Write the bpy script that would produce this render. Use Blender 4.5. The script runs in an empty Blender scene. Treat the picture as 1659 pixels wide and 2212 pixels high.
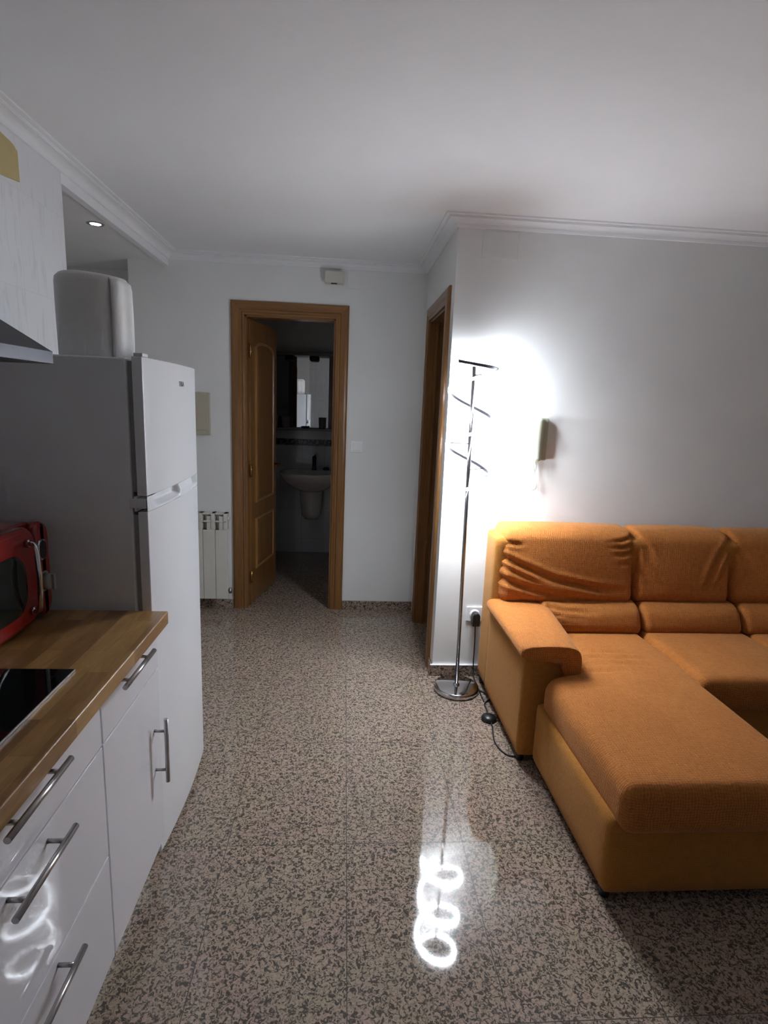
import bpy, bmesh, math, random
from mathutils import Vector, Matrix
random.seed(7)
S = bpy.context.scene
COL = S.collection
PI = math.pi
R = math.radians
ORI = {}

# ------------------------------------------------------------------ materials
def nmat(name):
    m = bpy.data.materials.new(name); m.use_nodes = True
    nt = m.node_tree
    b = nt.nodes['Principled BSDF']
    return m, nt, b

def N(nt, typ, **kw):
    n = nt.nodes.new(typ)
    for k, v in kw.items():
        if k.startswith('i_'):
            key = k[2:]
            key = int(key) if key.isdigit() else key
            n.inputs[key].default_value = v
        else:
            setattr(n, k, v)
    return n

def L(nt, a, b): nt.links.new(a, b)

def math_(nt, op, a, b=None, c=None):
    n = nt.nodes.new('ShaderNodeMath'); n.operation = op
    for i, v in enumerate((a, b, c)):
        if v is None: continue
        if isinstance(v, (int, float)): n.inputs[i].default_value = v
        else: L(nt, v, n.inputs[i])
    return n.outputs[0]

def ramp(nt, fac, stops):
    r = nt.nodes.new('ShaderNodeValToRGB')
    els = r.color_ramp.elements
    while len(els) < len(stops): els.new(0.5)
    for e, (p, c) in zip(els, stops):
        e.position = p; e.color = (*c, 1) if len(c) == 3 else c
    L(nt, fac, r.inputs[0])
    return r.outputs[0]

def mixc(nt, fac, a, b, mode='MIX'):
    n = nt.nodes.new('ShaderNodeMix'); n.data_type = 'RGBA'; n.blend_type = mode
    for i, v in ((0, fac), (6, a), (7, b)):
        if isinstance(v, (int, float)): n.inputs[i].default_value = v
        elif isinstance(v, tuple): n.inputs[i].default_value = (*v, 1) if len(v) == 3 else v
        else: L(nt, v, n.inputs[i])
    return n.outputs[2]

def coords(nt, kind='Object'):
    return nt.nodes.new('ShaderNodeTexCoord').outputs[kind]

def mapping(nt, vec, scale=(1, 1, 1), loc=(0, 0, 0), rot=(0, 0, 0)):
    m = nt.nodes.new('ShaderNodeMapping')
    m.inputs['Scale'].default_value = scale; m.inputs['Location'].default_value = loc; m.inputs['Rotation'].default_value = rot
    L(nt, vec, m.inputs['Vector']); return m.outputs[0]

def noise(nt, vec, scale, detail=2, rough=0.5, dist=0.0):
    n = nt.nodes.new('ShaderNodeTexNoise')
    n.inputs['Scale'].default_value = scale; n.inputs['Detail'].default_value = detail
    n.inputs['Roughness'].default_value = rough; n.inputs['Distortion'].default_value = dist
    L(nt, vec, n.inputs['Vector']); return n.outputs['Fac']

def bump(nt, b, h, strength=0.2, dist=0.002):
    n = nt.nodes.new('ShaderNodeBump'); n.inputs['Strength'].default_value = strength; n.inputs['Distance'].default_value = dist
    L(nt, h, n.inputs['Height']); L(nt, n.outputs[0], b.inputs['Normal'])

def plain(name, col, rough=0.5, metal=0.0, var=0.06, scale=12, bumps=0.0, coat=0.0, bscale=150):
    """painted / moulded surface with slight uneven tone"""
    m, nt, b = nmat(name)
    v = coords(nt)
    f = noise(nt, v, scale, 3)
    lo = tuple(c * (1 - var) for c in col); hi = tuple(min(1, c * (1 + var)) for c in col)
    L(nt, ramp(nt, f, [(0.3, lo), (0.7, hi)]), b.inputs['Base Color'])
    b.inputs['Roughness'].default_value = rough; b.inputs['Metallic'].default_value = metal
    if coat: b.inputs['Coat Weight'].default_value = coat; b.inputs['Coat Roughness'].default_value = 0.05
    if bumps: bump(nt, b, noise(nt, v, bscale, 3), bumps, 0.001)
    return m

def emis(name, col, s):
    m, nt, b = nmat(name)
    v = coords(nt); f = noise(nt, v, 5, 1)
    L(nt, ramp(nt, f, [(0.0, col), (1.0, col)]), b.inputs['Emission Color'])
    b.inputs['Base Color'].default_value = (*col, 1)
    b.inputs['Emission Strength'].default_value = s
    return m

def tile_mat(name, tw, th, axis, base, grout, rough=0.15, vein=None, ox=0.0, oz=0.0, gw=0.0015, veinmix=0.5):
    """wall tiles: axis 'x' or 'y' runs horizontally, z vertically"""
    m, nt, b = nmat(name)
    v = coords(nt)
    s = nt.nodes.new('ShaderNodeSeparateXYZ'); L(nt, v, s.inputs[0])
    h = s.outputs[0 if axis == 'x' else 1]; z = s.outputs[2]
    u = math_(nt, 'DIVIDE', math_(nt, 'SUBTRACT', h, ox), tw); w = math_(nt, 'DIVIDE', math_(nt, 'SUBTRACT', z, oz), th)
    def dline(q, size):
        fr = math_(nt, 'FRACT', math_(nt, 'ADD', q, 0.5))
        return math_(nt, 'MULTIPLY', math_(nt, 'ABSOLUTE', math_(nt, 'SUBTRACT', fr, 0.5)), size)
    g = math_(nt, 'LESS_THAN', math_(nt, 'MINIMUM', dline(u, tw), dline(w, th)), gw)
    cell = nt.nodes.new('ShaderNodeCombineXYZ'); L(nt, math_(nt, 'FLOOR', u), cell.inputs[0]); L(nt, math_(nt, 'FLOOR', w), cell.inputs[1])
    wn = nt.nodes.new('ShaderNodeTexWhiteNoise'); L(nt, cell.outputs[0], wn.inputs['Vector'])
    col = mixc(nt, math_(nt, 'MULTIPLY', wn.outputs['Value'], 0.12), base, tuple(c * .7 for c in base))
    if vein:
        off = nt.nodes.new('ShaderNodeVectorMath'); off.operation = 'ADD'
        sc = nt.nodes.new('ShaderNodeVectorMath'); sc.operation = 'SCALE'; L(nt, wn.outputs['Color'], sc.inputs[0]); sc.inputs['Scale'].default_value = 7
        L(nt, v, off.inputs[0]); L(nt, sc.outputs[0], off.inputs[1])
        mv = mapping(nt, off.outputs[0], (38, 38, 6.5), rot=(0.06, 0.08, 0))
        vf = noise(nt, mv, 1.0, 5, 0.65, 0.6)
        col = mixc(nt, ramp(nt, vf, [(0.54, (0, 0, 0)), (0.70, (veinmix,) * 3)]), col, vein)
    col = mixc(nt, g, col, grout)
    L(nt, col, b.inputs['Base Color'])
    b.inputs['Roughness'].default_value = rough
    bump(nt, b, math_(nt, 'SUBTRACT', 1.0, g), 0.25, 0.001)
    return m

def granite(name, tiles=True, sc=1.0, dark=1.0):
    m, nt, b = nmat(name)
    v = coords(nt)
    n1 = noise(nt, v, 88 * sc, 3.0, 0.62, 1.2)
    n2 = noise(nt, v, 7, 2)
    n3 = noise(nt, mapping(nt, v, loc=(3, 5, 1)), 130 * sc, 2, 0.6)
    n4 = noise(nt, mapping(nt, v, loc=(9, 2, 4)), 4.5, 2)
    base = mixc(nt, ramp(nt, n2, [(0.38, (0, 0, 0)), (0.62, (1, 1, 1))]), (0.50, 0.375, 0.28), (0.49, 0.35, 0.285))
    base = mixc(nt, ramp(nt, n4, [(0.45, (0, 0, 0)), (0.65, (.6, .6, .6))]), base, (0.44, 0.37, 0.26))
    base = mixc(nt, ramp(nt, n3, [(0.40, (0.45, 0.45, 0.45)), (0.58, (0, 0, 0))]), base, (0.20, 0.16, 0.135))
    col = mixc(nt, ramp(nt, n1, [(0.435, (1, 1, 1)), (0.525, (0, 0, 0))]), base, (0.082 * dark, 0.070 * dark, 0.059 * dark))
    b.inputs['Roughness'].default_value = 0.045
    if tiles:
        s = nt.nodes.new('ShaderNodeSeparateXYZ'); L(nt, v, s.inputs[0])
        u = math_(nt, 'DIVIDE', math_(nt, 'SUBTRACT', s.outputs[0], 0.0435), 0.4065)
        w = math_(nt, 'DIVIDE', math_(nt, 'SUBTRACT', s.outputs[1], 1.684), 0.588)
        def dl(q, size):
            fr = math_(nt, 'FRACT', math_(nt, 'ADD', q, 0.5))
            return math_(nt, 'MULTIPLY', math_(nt, 'ABSOLUTE', math_(nt, 'SUBTRACT', fr, 0.5)), size)
        g = math_(nt, 'LESS_THAN', math_(nt, 'MINIMUM', dl(u, 0.4065), dl(w, 0.588)), 0.0012)
        cell = nt.nodes.new('ShaderNodeCombineXYZ'); L(nt, math_(nt, 'FLOOR', u), cell.inputs[0]); L(nt, math_(nt, 'FLOOR', w), cell.inputs[1])
        wn = nt.nodes.new('ShaderNodeTexWhiteNoise'); L(nt, cell.outputs[0], wn.inputs['Vector'])
        col = mixc(nt, math_(nt, 'MULTIPLY', wn.outputs['Value'], 0.16), col, (0.2, 0.16, 0.13))
        col = mixc(nt, g, col, (0.05, 0.04, 0.032))
        L(nt, math_(nt, 'ADD', math_(nt, 'MULTIPLY', g, 0.6), 0.045), b.inputs['Roughness'])
    L(nt, col, b.inputs['Base Color'])
    return m

def wood(name, c0, c1, axis=2, rough=0.35, fine=60, coat=0.3):
    """straight grained oak, grain along axis"""
    m, nt, b = nmat(name)
    v = coords(nt)
    sc = [14, 14, 14]; sc[axis] = 0.9
    n1 = noise(nt, mapping(nt, v, tuple(sc)), 1.6, 4, 0.6, 0.4)
    sf = [fine * 4] * 3; sf[axis] = 6
    n2 = noise(nt, mapping(nt, v, tuple(sf)), 1.0, 3, 0.6)
    f = math_(nt, 'ADD', math_(nt, 'MULTIPLY', n1, 0.6), math_(nt, 'MULTIPLY', n2, 0.4))
    L(nt, ramp(nt, f, [(0.3, c0), (0.7, c1)]), b.inputs['Base Color'])
    b.inputs['Roughness'].default_value = rough
    b.inputs['Coat Weight'].default_value = coat; b.inputs['Coat Roughness'].default_value = 0.2
    bump(nt, b, n2, 0.12, 0.0006)
    return m

def butcher(name):
    m, nt, b = nmat(name)
    v = coords(nt)
    br = nt.nodes.new('ShaderNodeTexBrick')
    br.offset = 0.37; br.offset_frequency = 2; br.squash = 1.0
    br.inputs['Scale'].default_value = 1.0; br.inputs['Mortar Size'].default_value = 0.0006
    br.inputs['Brick Width'].default_value = 0.31; br.inputs['Row Height'].default_value = 0.049
    br.inputs['Color1'].default_value = (0, 0, 0, 1); br.inputs['Color2'].default_value = (1, 1, 1, 1); br.inputs['Mortar'].default_value = (0.2, 0.2, 0.2, 1)
    br.inputs['Bias'].default_value = 0.0
    L(nt, mapping(nt, v, (1, 1, 1), (0.13, 0.02, 0), (0, 0, PI / 2)), br.inputs['Vector'])
    n1 = noise(nt, mapping(nt, v, (26, 5.0, 26)), 1.0, 5, 0.65, 1.2)
    n2 = noise(nt, mapping(nt, v, (320, 9, 320)), 1.0, 3, 0.6)
    tone = nt.nodes.new('ShaderNodeSeparateColor'); L(nt, br.outputs['Color'], tone.inputs[0])
    f = math_(nt, 'ADD', math_(nt, 'ADD', math_(nt, 'MULTIPLY', tone.outputs[0], 0.34), math_(nt, 'MULTIPLY', n1, 0.5)), math_(nt, 'MULTIPLY', n2, 0.22))
    L(nt, ramp(nt, f, [(0.24, (0.13, 0.058, 0.018)), (0.5, (0.33, 0.17, 0.055)), (0.82, (0.58, 0.35, 0.13))]), b.inputs['Base Color'])
    b.inputs['Roughness'].default_value = 0.38
    b.inputs['Coat Weight'].default_value = 0.25; b.inputs['Coat Roughness'].default_value = 0.25
    bump(nt, b, n2, 0.12, 0.0005)
    return m

def fabric(name, c0, c1, k=290):
    """coarse chenille weave: little squares running along the two in-plane axes"""
    m, nt, b = nmat(name)
    v = coords(nt)
    geo = nt.nodes.new('ShaderNodeNewGeometry')
    sn = nt.nodes.new('ShaderNodeSeparateXYZ'); L(nt, geo.outputs['True Normal'], sn.inputs[0])
    wob = nt.nodes.new('ShaderNodeTexNoise'); wob.inputs['Scale'].default_value = 26; L(nt, v, wob.inputs['Vector'])
    s = nt.nodes.new('ShaderNodeSeparateXYZ'); L(nt, v, s.inputs[0])
    hs = []
    for i in range(3):
        ph = math_(nt, 'ADD', math_(nt, 'MULTIPLY', s.outputs[i], k * 2 * PI / 2.6), math_(nt, 'MULTIPLY', wob.outputs['Fac'], 16.0))
        w = math_(nt, 'SUBTRACT', 1.0, math_(nt, 'ABSOLUTE', sn.outputs[i]))
        hs.append(math_(nt, 'MULTIPLY', math_(nt, 'SINE', ph), w))
    weave = math_(nt, 'ADD', math_(nt, 'ADD', hs[0], hs[1]), hs[2])
    fine = noise(nt, v, 420, 3, 0.7)
    lump = noise(nt, v, 55, 2)
    tone = noise(nt, v, 5, 3)
    f = math_(nt, 'ADD', math_(nt, 'MULTIPLY', weave, 0.075), math_(nt, 'ADD', math_(nt, 'MULTIPLY', fine, 0.55), math_(nt, 'ADD', math_(nt, 'MULTIPLY', lump, 0.25), math_(nt, 'MULTIPLY', tone, 0.2))))
    L(nt, ramp(nt, f, [(0.28, c0), (0.72, c1)]), b.inputs['Base Color'])
    b.inputs['Roughness'].default_value = 0.9
    b.inputs['Sheen Weight'].default_value = 0.25; b.inputs['Sheen Roughness'].default_value = 0.4
    b.inputs['Sheen Tint'].default_value = (1, 0.7, 0.45, 1)
    b.inputs['Specular IOR Level'].default_value = 0.15
    bump(nt, b, math_(nt, 'ADD', math_(nt, 'MULTIPLY', weave, 0.22), math_(nt, 'ADD', fine, math_(nt, 'MULTIPLY', lump, 0.8))), 0.55, 0.002)
    return m

M = {}
M['ceiling'] = plain('ceiling_paint', (0.91, 0.905, 0.92), 0.9, var=0.012, scale=3, bumps=0.05)
M['wall'] = plain('wall_paint', (0.86, 0.86, 0.85), 0.85, var=0.015, scale=4, bumps=0.10, bscale=90)
M['plaster'] = plain('cornice_plaster', (0.90, 0.90, 0.915), 0.75, var=0.01)
M['granite'] = granite('granite_floor')
M['skirt'] = granite('granite_skirting', tiles=False, dark=0.6)
M['marble'] = tile_mat('marble_tile_left', 0.335, 0.335, 'y', (0.84, 0.85, 0.875), (0.74, 0.75, 0.78), 0.22, vein=(0.46, 0.47, 0.50), ox=2.22, oz=2.19, gw=0.0009, veinmix=0.32)
M['marble_x'] = tile_mat('marble_tile_end', 0.335, 0.335, 'x', (0.70, 0.71, 0.73), (0.5, 0.51, 0.53), 0.22, vein=(0.42, 0.43, 0.46), ox=0.0, oz=2.19, gw=0.002, veinmix=0.5)
M['bath'] = tile_mat('bathroom_tile', 0.215, 0.31, 'x', (0.62, 0.65, 0.69), (0.40, 0.42, 0.44), 0.07, ox=-0.405, oz=1.07 - 0.31)
M['bathpaint'] = plain('bathroom_paint', (0.74, 0.75, 0.73), 0.8, var=0.02)
M['oak'] = wood('oak_upright', (0.155, 0.062, 0.016), (0.33, 0.155, 0.047), 2)
M['oak_h'] = wood('oak_level', (0.155, 0.062, 0.016), (0.33, 0.155, 0.047), 0)
M['oak_hy'] = wood('oak_level_side', (0.155, 0.062, 0.016), (0.33, 0.155, 0.047), 1)
M['worktop'] = butcher('oak_worktop')
M['fabric'] = fabric('orange_chenille', (0.30, 0.095, 0.020), (0.60, 0.225, 0.055))
M['fabric_flat'] = fabric('orange_chenille_flat', (0.33, 0.125, 0.021), (0.52, 0.22, 0.045), k=420)
M['white_gloss'] = plain('white_lacquer', (0.84, 0.83, 0.88), 0.05, var=0.006, scale=3)
M['white_body'] = plain('white_carcass', (0.70, 0.70, 0.72), 0.4, var=0.01)
M['fridge'] = plain('white_enamel', (0.82, 0.83, 0.86), 0.22, var=0.006, scale=4, bumps=0.02)
M['fridge_plastic'] = plain('white_plastic', (0.74, 0.75, 0.78), 0.35, var=0.006)
M['gasket'] = plain('grey_gasket', (0.34, 0.34, 0.35), 0.7)
M['black'] = plain('black_plastic', (0.012, 0.012, 0.013), 0.35)
M['glass_black'] = plain('black_glass', (0.004, 0.004, 0.005), 0.06, var=0.3)
M['steel'] = plain('brushed_steel', (0.48, 0.47, 0.47), 0.28, 1.0, var=0.05, scale=30)
M['hood_steel'] = plain('hood_steel', (0.10, 0.10, 0.112), 0.5, 1.0, var=0.06, scale=20)
M['chrome'] = plain('chrome', (0.62, 0.62, 0.64), 0.09, 1.0, var=0.02)
M['lamp_metal'] = plain('satin_chrome', (0.40, 0.40, 0.41), 0.16, 1.0, var=0.03)
M['channel'] = plain('lamp_channel', (0.10, 0.10, 0.11), 0.4, 0.6)
M['brass'] = plain('brass', (0.65, 0.42, 0.16), 0.2, 1.0)
M['red'] = plain('red_enamel', (0.26, 0.010, 0.008), 0.16, var=0.05, coat=0.4)
M['micro_glass'] = plain('microwave_glass', (0.010, 0.014, 0.012), 0.08)
M['mustard'] = plain('mustard_card', (0.56, 0.44, 0.21), 0.7, var=0.05)
M['paper'] = plain('tissue_paper', (0.80, 0.79, 0.78), 0.92, var=0.02, scale=40, bumps=0.5, bscale=120)
M['beige'] = plain('beige_plastic', (0.52, 0.48, 0.37), 0.4, var=0.02)
M['cream'] = plain('cream_plastic', (0.70, 0.66, 0.58), 0.45, var=0.02)
M['radiator'] = plain('radiator_enamel', (0.72, 0.69, 0.63), 0.35, var=0.015)
M['phone'] = plain('handset_plastic', (0.50, 0.53, 0.41), 0.35, var=0.015)
M['cordw'] = plain('white_cord', (0.56, 0.56, 0.50), 0.45)
M['socket'] = plain('socket_plastic', (0.94, 0.94, 0.95), 0.35, var=0.01)
M['ceramic'] = plain('white_ceramic', (0.74, 0.71, 0.70), 0.10, var=0.01, coat=0.3)
M['mirror'] = plain('mirror_silver', (0.80, 0.82, 0.82), 0.01, 1.0, var=0.0)
M['mirror_frame'] = plain('grey_laminate', (0.22, 0.21, 0.20), 0.4)
M['cup'] = plain('grey_cup', (0.36, 0.34, 0.35), 0.4)
M['cupdark'] = plain('dark_cup', (0.14, 0.13, 0.13), 0.4)
M['tap'] = plain('dark_chrome', (0.09, 0.09, 0.09), 0.12, 0.9)
M['dark'] = plain('painted_room_shade', (0.16, 0.19, 0.24), 0.8)  # darkness of the unlit side room, put into the wall colour
M['ink'] = plain('grey_print', (0.12, 0.13, 0.14), 0.4)
def led_mat():
    m, nt, b = nmat('led_diffuser')
    geo = nt.nodes.new('ShaderNodeNewGeometry')
    sn = nt.nodes.new('ShaderNodeSeparateXYZ'); L(nt, geo.outputs['True Normal'], sn.inputs[0])
    dn = math_(nt, 'LESS_THAN', sn.outputs[2], -0.6); upf = math_(nt, 'GREATER_THAN', sn.outputs[2], 0.6)
    st = math_(nt, 'ADD', 105.0, math_(nt, 'SUBTRACT', math_(nt, 'MULTIPLY', dn, 45.0), math_(nt, 'MULTIPLY', upf, 70.0)))
    b.inputs['Emission Color'].default_value = (0.87, 0.945, 1.03, 1)
    b.inputs['Base Color'].default_value = (0.8, 0.8, 0.8, 1)
    L(nt, st, b.inputs['Emission Strength'])
    return m
M['led'] = led_mat()
M['spot'] = emis('spot_bulb', (0.92, 0.86, 1.0), 14.0)
def border_mat():
    m, nt, b = nmat('mosaic_border')
    v = coords(nt)
    vo = nt.nodes.new('ShaderNodeTexVoronoi'); vo.inputs['Scale'].default_value = 38; L(nt, v, vo.inputs['Vector'])
    L(nt, ramp(nt, vo.outputs['Distance'], [(0.3, (0.20, 0.22, 0.22)), (0.55, (0.03, 0.04, 0.04))]), b.inputs['Base Color'])
    b.inputs['Roughness'].default_value = 0.15
    return m
M['border'] = border_mat()

# ------------------------------------------------------------------ mesh builder
class MB:
    def __init__(self): self.v = []; self.f = []; self.sm = []
    def add(self, vs, fs, smooth=False):
        o = len(self.v); self.v += [tuple(p) for p in vs]
        for q in fs: self.f.append([i + o for i in q]); self.sm.append(smooth)
        return self
    def box(self, x0, x1, y0, y1, z0, z1):
        vs = [(x, y, z) for z in (z0, z1) for y in (y0, y1) for x in (x0, x1)]
        return self.add(vs, [(0, 2, 3, 1), (4, 5, 7, 6), (0, 1, 5, 4), (2, 6, 7, 3), (0, 4, 6, 2), (1, 3, 7, 5)])
    def hexa(self, vs):   # 8 verts, order as in box()
        return self.add(vs, [(0, 2, 3, 1), (4, 5, 7, 6), (0, 1, 5, 4), (2, 6, 7, 3), (0, 4, 6, 2), (1, 3, 7, 5)])
    def loft(self, rings, cap=True, closed=True, smooth=True):
        n = len(rings[0]); vs = [p for r in rings for p in r]; fs = []
        for k in range(len(rings) - 1):
            for i in range(n if closed else n - 1):
                j = (i + 1) % n
                fs.append((k * n + i, k * n + j, (k + 1) * n + j, (k + 1) * n + i))
        self.add(vs, fs, smooth)
        if cap and closed:
            o = len(self.v) - len(vs)
            self.f.append([o + i for i in range(n)][::-1]); self.sm.append(False)
            self.f.append([o + (len(rings) - 1) * n + i for i in range(n)]); self.sm.append(False)
        return self
    def lathe(self, prof, c=(0, 0, 0), n=32, sx=1, sy=1, cap=True):
        rings = [[(c[0] + r * sx * math.cos(2 * PI * i / n), c[1] + r * sy * math.sin(2 * PI * i / n), c[2] + z) for i in range(n)] for r, z in prof]
        return self.loft(rings, cap)
    def tube(self, path, r, n=10, cap=True, up=None):
        P = [Vector(p) for p in path]; rings = []; prev = None
        for i, p in enumerate(P):
            t = (P[min(i + 1, len(P) - 1)] - P[max(i - 1, 0)]).normalized()
            if prev is None:
                a = Vector((0, 0, 1)) if abs(t.z) < 0.9 else Vector((1, 0, 0))
                u = t.cross(a).normalized()
            else:
                u = (prev - t * prev.dot(t)).normalized()
            prev = u; w = t.cross(u)
            rr = r[i] if isinstance(r, (list, tuple)) else r
            rings.append([tuple(p + rr * (math.cos(2 * PI * k / n) * u + math.sin(2 * PI * k / n) * w)) for k in range(n)])
        return self.loft(rings, cap)
    def prism(self, poly, axis, a0, a1, smooth=False):
        """poly: 2D points; axis: extrusion axis index"""
        def mk(p, a):
            q = list(p); q.insert(axis, a); return tuple(q)
        return self.loft([[mk(p, a0) for p in poly], [mk(p, a1) for p in poly]], True, True, smooth)
    def build(self, name, m, parent=None, loc=(0, 0, 0), bevel=0.0, seg=2, smooth=False, sub=0, auto=None):
        me = bpy.data.meshes.new(name)
        o3 = ORI.get(parent.name, Vector((0, 0, 0))) if parent else Vector(loc)
        me.from_pydata([tuple(Vector(p) - o3) for p in self.v], [], self.f)
        for p, s in zip(me.polygons, self.sm): p.use_smooth = s or smooth
        bm = bmesh.new(); bm.from_mesh(me); bmesh.ops.recalc_face_normals(bm, faces=bm.faces); bm.to_mesh(me); bm.free()
        me.materials.append(m)
        o = bpy.data.objects.new(name, me); COL.objects.link(o)
        if parent: o.parent = parent
        else: o.location = o3
        ORI[o.name] = o3
        if bevel:
            b = o.modifiers.new('bevel', 'BEVEL'); b.width = bevel; b.segments = seg; b.limit_method = 'ANGLE'; b.angle_limit = R(40)
            for p in me.polygons: p.use_smooth = True
            w = o.modifiers.new('wn', 'WEIGHTED_NORMAL'); w.keep_sharp = True
        return o

def empty(name, loc, label=None, cat=None, group=None, kind=None):
    e = bpy.data.objects.new(name, None); COL.objects.link(e); e.location = loc
    e.empty_display_size = 0.05
    ORI[e.name] = Vector(loc)
    tag(e, label, cat, group, kind); return e

def tag(o, label=None, cat=None, group=None, kind=None):
    if label: o['label'] = label
    if cat: o['category'] = cat
    if group: o['group'] = group
    if kind: o['kind'] = kind
    return o

def struct(mb, name, m, **kw):
    return tag(mb.build(name, m, **kw), kind='structure')

def seg_dist(px, py, ax, ay, bx, by):
    dx, dy = bx - ax, by - ay
    t = max(0, min(1, ((px - ax) * dx + (py - ay) * dy) / (dx * dx + dy * dy + 1e-12)))
    return math.hypot(px - ax - t * dx, py - ay - t * dy), t

def crease_fn(lines, ia, ib):
    """lines: (polyline, depth, width); returns f(p) = displacement along the normal"""
    def f(p):
        s = 0.0; a, b = p[ia], p[ib]
        for poly, d, w in lines:
            best = 9; nseg = len(poly) - 1; bt = 0
            for k in range(nseg):
                dd, t = seg_dist(a, b, *poly[k], *poly[k + 1])
                if dd < best: best = dd; bt = (k + t) / nseg
            if best < w * 4:
                fade = min(1, (1 - bt) * 2.5 + 0.12)
                q = best / w
                s += -d * fade * math.exp(-q * q) + 0.45 * d * fade * math.exp(-((q - 1.7) / 0.9) ** 2)
        return s
    return f

def cushion(x0, x1, y0, y1, z0, z1, r, res=0.011, crown=(0, 0, 0), disp=None, post=None):
    """soft rounded block; r = corner radius (rx, ry, rz); crown = bulge of each pair of faces"""
    if isinstance(r, (int, float)): r = (r, r, r)
    c = Vector(((x0 + x1) / 2, (y0 + y1) / 2, (z0 + z1) / 2)); h = Vector(((x1 - x0) / 2, (y1 - y0) / 2, (z1 - z0) / 2))
    n = [max(4, int(2 * h[i] / res)) for i in range(3)]
    idx = {}; vs = []; fs = []
    def P(i, j, k):
        key = (i, j, k)
        if key in idx: return idx[key]
        q = [(2 * i / n[0] - 1) * h[0], (2 * j / n[1] - 1) * h[1], (2 * k / n[2] - 1) * h[2]]
        inner = [max(-(h[a] - r[a]), min(h[a] - r[a], q[a])) for a in range(3)]
        d = Vector([(q[a] - inner[a]) / r[a] for a in range(3)])
        if d.length < 1e-6: d = Vector((0, 0, 1))
        d.normalize()
        p = [inner[a] + d[a] * r[a] for a in range(3)]
        nr = Vector([d[a] / r[a] for a in range(3)]).normalized()
        for a in range(3):
            if crown[a]:
                o = [t for t in range(3) if t != a]
                w = (1 - (p[o[0]] / h[o[0]]) ** 2) * (1 - (p[o[1]] / h[o[1]]) ** 2)
                p[a] += math.copysign(crown[a] * max(0, w), p[a]) * min(1, abs(q[a]) / h[a] * 1.0) * abs(d[a])
        p = Vector(p) + c
        if disp: p = p + nr * disp(p)
        if post: p = Vector(post(p))
        idx[key] = len(vs); vs.append(tuple(p)); return idx[key]
    for a in range(3):
        b_, c_ = [t for t in range(3) if t != a]
        for side in (0, n[a]):
            for i in range(n[b_]):
                for j in range(n[c_]):
                    q = []
                    for di, dj in ((0, 0), (1, 0), (1, 1), (0, 1)):
                        k = [0, 0, 0]; k[a] = side; k[b_] = i + di; k[c_] = j + dj
                        q.append(P(*k))
                    fs.append(q)
    mb = MB(); mb.add(vs, fs, True); return mb

# ------------------------------------------------------------------ camera
FPX = 1207.098
yaw, pit, rol = -0.0755835712, -0.190590355, 0.0402437392
fw = Vector((-math.sin(yaw) * math.cos(pit), math.cos(yaw) * math.cos(pit), math.sin(pit)))
r0 = Vector((math.cos(yaw), math.sin(yaw), 0)); u0 = r0.cross(fw)
rt = math.cos(rol) * r0 + math.sin(rol) * u0; up = -math.sin(rol) * r0 + math.cos(rol) * u0
cam = bpy.data.cameras.new('camera'); cam.sensor_fit = 'HORIZONTAL'; cam.sensor_width = 36; cam.lens = 36 * FPX / 1659
cam.clip_start = 0.02; cam.clip_end = 60
co = bpy.data.objects.new('camera', cam); COL.objects.link(co)
mw = Matrix((rt, up, -fw)).transposed().to_4x4(); mw.translation = (0, 0, 1.5); co.matrix_world = mw
S.camera = co

# ------------------------------------------------------------------ room
YB, XS, YW, XL, ZC = 3.94, 0.53, 2.915, -1.165, 2.41     # back wall, side wall, sofa wall, kitchen wall, ceiling
XR, YN = 3.7, -1.7
struct(MB().box(-2.9, XR + .1, YN - .1, 5.6, -0.08, 0.0), 'floor', M['granite'])
struct(MB().box(-2.9, XR + .1, YN - .1, 5.6, ZC, ZC + 0.1), 'ceiling', M['ceiling'])
DX0, DX1, DZ = -0.682, -0.076, 2.046                       # bathroom doorway
w = MB(); T = 0.09
w.box(-1.42, DX0, YB, YB + T, 0, ZC).box(DX1, 2.2, YB, YB + T, 0, ZC).box(DX0, DX1, YB, YB + T, DZ, ZC)
struct(w, 'wall_back', M['wall'])
EY0, EY1, EZ = 3.085, 3.69, 2.03                           # side doorway
w = MB()
w.box(XS, XS + T, YW, EY0, 0, ZC).box(XS, XS + T, EY1, YB, 0, ZC).box(XS, XS + T, EY0, EY1, EZ, ZC)
struct(w, 'wall_side', M['wall'])
struct(MB().box(XS + T, XR, YW, YW + T, 0, ZC), 'wall_right', M['wall'])
struct(MB().box(XR, XR + .1, YN, YW + T, 0, ZC), 'wall_east', M['wall'])
struct(MB().box(XL - .12, XL, YN, 2.55, 0, ZC), 'wall_left', M['marble'])
struct(MB().box(-0.80, XR, YN - .1, YN, 0, ZC), 'wall_near', M['marble_x'])
struct(MB().box(XL - .12, -0.80, YN - .1, YN, 0, ZC), 'wall_near_plain', M['wall'])
# kitchen recess behind the fridge and beyond the back wall's edge
struct(MB().box(-2.65, XL - .12, 2.45, 2.55, 0, ZC), 'wall_recess_near', M['wall'])
struct(MB().box(-2.75, -2.65, 2.45, 4.5, 0, ZC), 'wall_recess_left', M['wall'])
struct(MB().box(-2.75, -1.42 - .0, 4.3, 4.4, 0, ZC), 'wall_recess_back', M['wall'])
struct(MB().box(-2.65, XL - .02, 2.55, 4.3, 2.352, 2.40), 'ceiling_recess', M['wall'])
struct(MB().box(XL - 0.035, XL, 2.55, YB, 2.322, 2.40), 'trim_fascia', M['plaster'])
# dark room behind the side doorway
struct(MB().box(2.1, 2.2, YW + T, YB, 0, ZC), 'wall_bedroom', M['dark'])
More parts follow.
